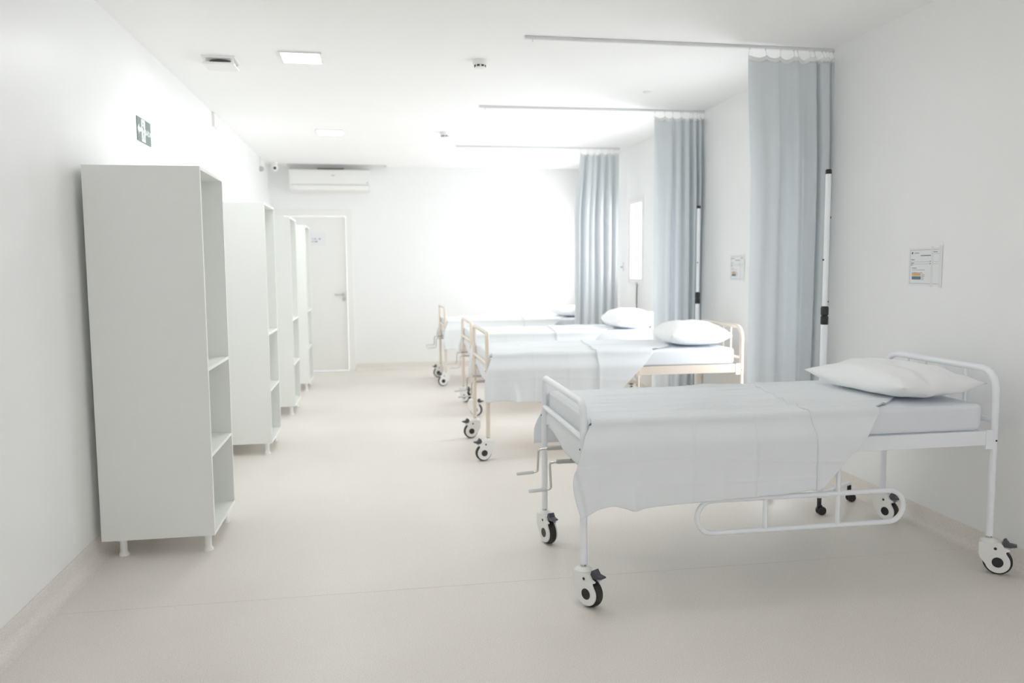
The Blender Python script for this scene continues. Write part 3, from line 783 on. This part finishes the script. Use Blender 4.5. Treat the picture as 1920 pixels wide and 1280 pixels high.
K2 = [(0, .02), (.02, -.02), (.12, -.032), (.22, -.030), (.32, -.034), (.36, .0), (.39, .02), (.43, -.030), (.50, -.036), (.54, .012), (.57, .03), (.60, -.03), (.67, -.040), (.70, .02), (.72, .055),
      (.74, .02), (.765, -.036), (.81, -.04), (.84, .02), (.86, .04), (.88, -.03), (.92, -.036), (.945, .02), (.965, .03), (.985, -.02), (1, .0)]
curtain(2.425, 2.885, 6.855, 'grey-blue middle curtain, above the second bed\'s pillow', K2, xb0=2.43, seed=2)
K3 = [(0, .04), (.04, -.02), (.09, -.02), (.13, .05), (.16, .05), (.20, -.03), (.28, -.036), (.32, -.01), (.36, -.034), (.42, -.03), (.46, .03), (.50, .04), (.53, -.03), (.60, -.038), (.65, .02), (.69, .03),
      (.72, -.03), (.80, -.034), (.84, .02), (.88, .02), (.91, -.03), (.96, -.034), (1, .0)]
curtain(2.335, 2.79, 9.10, 'pale blue curtain farthest from the camera', K3, xb0=2.275, seed=3)

# ------------------------------------------------------------ pole stands, cable, papers
def pole_stand(loc, label, rz=0):
    o = empty('pole_stand', loc, rz); tag(o, label, 'stand', 'white telescopic pole stands')
    MB().lathe([(.0, .10), (.0185, .10), (.0185, 1.08), (.0, 1.08)], seg=18).build('lower_tube', M['white_metal'], o, auto=AUTO)
    MB().lathe([(.0, 1.17), (.0145, 1.17), (.0145, 1.895), (.0, 1.895)], seg=18).build('upper_tube', M['white_metal'], o, auto=AUTO)
    MB().lathe([(.0, 1.075), (.019, 1.075), (.021, 1.08), (.021, 1.118), (.017, 1.122), (.017, 1.126), (.021, 1.13), (.021, 1.168), (.016, 1.176), (.0, 1.176)], seg=18).build('clamp', M['black'], o, auto=AUTO)
    MB().lathe([(.0, 1.893), (.0165, 1.893), (.0165, 1.912), (.013, 1.918), (.0, 1.918)], seg=16).build('cap', M['black'], o, auto=AUTO)
    for z, s in ((1.66, 1), (1.43, -1), (1.20, 1)):
        MB().lathe([(.0, s*.0145), (.005, s*.0145), (.005, s*.020), (.0, s*.0205)], (0, 0, z), 10, 'x').build('bolt', M['black'], o)
    ends = [(0, 0), (.31, .20), (-.13, .36)]
    for x, y in ends[1:]:
        MB().tube([(0, 0, .112), (x, y, .112)], .012, 12).build('base_bar', M['white_metal'], o, auto=AUTO)
    for i, (x, y) in enumerate(ends):
        a = MB().lathe([(.0, .05), (.012, .05), (.012, .10), (.0, .10)], (x, y, 0), 10)
        q = a.build('caster', M['black'], o, auto=AUTO)
        m = MB()
        for s in (-1, 1): m.lathe([(.0, s*.004), (.022, s*.004), (.0245, s*.008), (.0245, s*.016), (.020, s*.020), (.0, s*.021)], (x+.012, y, .0245), 20, 'y')
        m.build('wheel', M['rubber'], q, auto=AUTO)
        MB().box((x-.012, y-.006, .03), (x+.018, y+.006, .055)).build('fork', M['black'], q, bevel=.003)
    return o
pole_stand((2.430, 4.075, 0), 'tall white pole stand with black clamp before the nearest curtain')
pole_stand((2.745, 6.62, 0), 'slim white pole stand right of the middle curtain', math.radians(57))

cb = empty('wall_cable', (XR, 8.674, 1.2)); tag(cb, 'thin dark cable hanging down the right wall from a small fitting', 'cable')
MB().tube([(-.012, 0, 0), (-.014, .004, -.15), (-.012, -.003, -.35), (-.012, 0, -.7)], .006, 8).build('cord', M['cable'], cb, auto=AUTO)
MB().box((-.02, -.018, -.012), (-.0003, .018, .02)).build('clip', M['grey'], cb, bevel=.002)
wf = empty('wall_hook', (XR, 9.23, 1.40)); tag(wf, 'small white plate with dark peg on the right wall by the far curtain', 'hook')
MB().box((-.008, -.03, -.05), (-.0003, .03, .05)).build('plate', M['plastic'], wf, bevel=.002)
MB().lathe([(.0, -.008), (.008, -.008), (.008, -.03), (.0, -.03)], (0, 0, -.005), 10, 'x').build('peg', M['grey'], wf)

def notice(y, z, label):
    """landscape sheet taped to the right wall; local a runs along the wall to the viewer's right"""
    o = empty('wall_notice', (XR, y, z)); tag(o, label, 'notice', 'printed notices taped to the right wall')
    Wn, Hn = .262, .205
    def F(m, a0, a1, z0, z1, d0, d1):   # a measured from left edge, z from bottom
        m.box((-d1, Wn/2-a1, z0-Hn/2), (-d0, Wn/2-a0, z1-Hn/2)); return m
    F(MB(), 0, Wn, 0, Hn, .0004, .0016).build('paper', M['paper'], o)
    def pr(name, mm, *rs):
        m = MB()
        for a0, a1, z0, z1 in rs: F(m, a0*Wn, a1*Wn, z0*Hn, z1*Hn, .0016, .0020)
        return m.build(name, M[mm], o)
    pr('printed_border', 'ink', (.05, .95, .938, .946), (.05, .95, .062, .070), (.05, .056, .066, .94), (.944, .95, .066, .94))
    pr('ruled_lines', 'ink', (.05, .95, .628, .633), (.05, .95, .572, .577), (.70, .95, .835, .84))
    t = MB()
    def words(a0, a1, zc, hh, n):
        w_ = (a1-a0)/n
        for kx in range(n): F(t, (a0+kx*w_)*Wn, (a0+(kx+.75)*w_)*Wn, (zc-hh/2)*Hn, (zc+hh/2*random.uniform(.5, 1))*Hn, .0016, .0020)
    words(.19, .33, .865, .022, 5); words(.38, .68, .795, .026, 12); words(.75, .88, .885, .02, 6)
    words(.08, .19, .69, .022, 4); words(.08, .17, .60, .02, 4); words(.08, .14, .55, .02, 3); words(.66, .76, .645, .022, 4); words(.66, .76, .588, .028, 4)
    words(.12, .27, .47, .018, 6); words(.12, .52, .42, .010, 14); words(.12, .45, .345, .016, 14)
    for kx in range(6): words(.42, .42+random.uniform(.06, .12), .31-kx*.028, .010, 4)
    tag(t.build('text_lines', M['inkdark'], o), kind='stuff')
    pr('emblem', 'inkdark', (.095, .13, .84, .885), (.105, .14, .86, .89), (.115, .125, .825, .84))
    z0 = .165
    for kx, nm in enumerate(('green', 'blue', 'blue', 'sage', 'yellow', 'orange', 'pink')):
        q = pr('colour_bar', nm, (.12, .40, z0+kx*.026, z0+(kx+1)*.026))
    m = MB(); F(m, .18, .198, -.004, Hn+.006, .0021, .0023); m.build('tape_strip', M['tape'], o)
    m = MB(); F(m, Wn-.02, Wn+.006, -.006, Hn+.008, .0021, .0023); m.build('tape_strip', M['tape'], o)
    return o
notice(3.883, 1.388, 'printed notice with colour bars on the wall above the nearest bed')
notice(6.150, 1.385, 'printed notice with colour bars on the wall above the second bed')
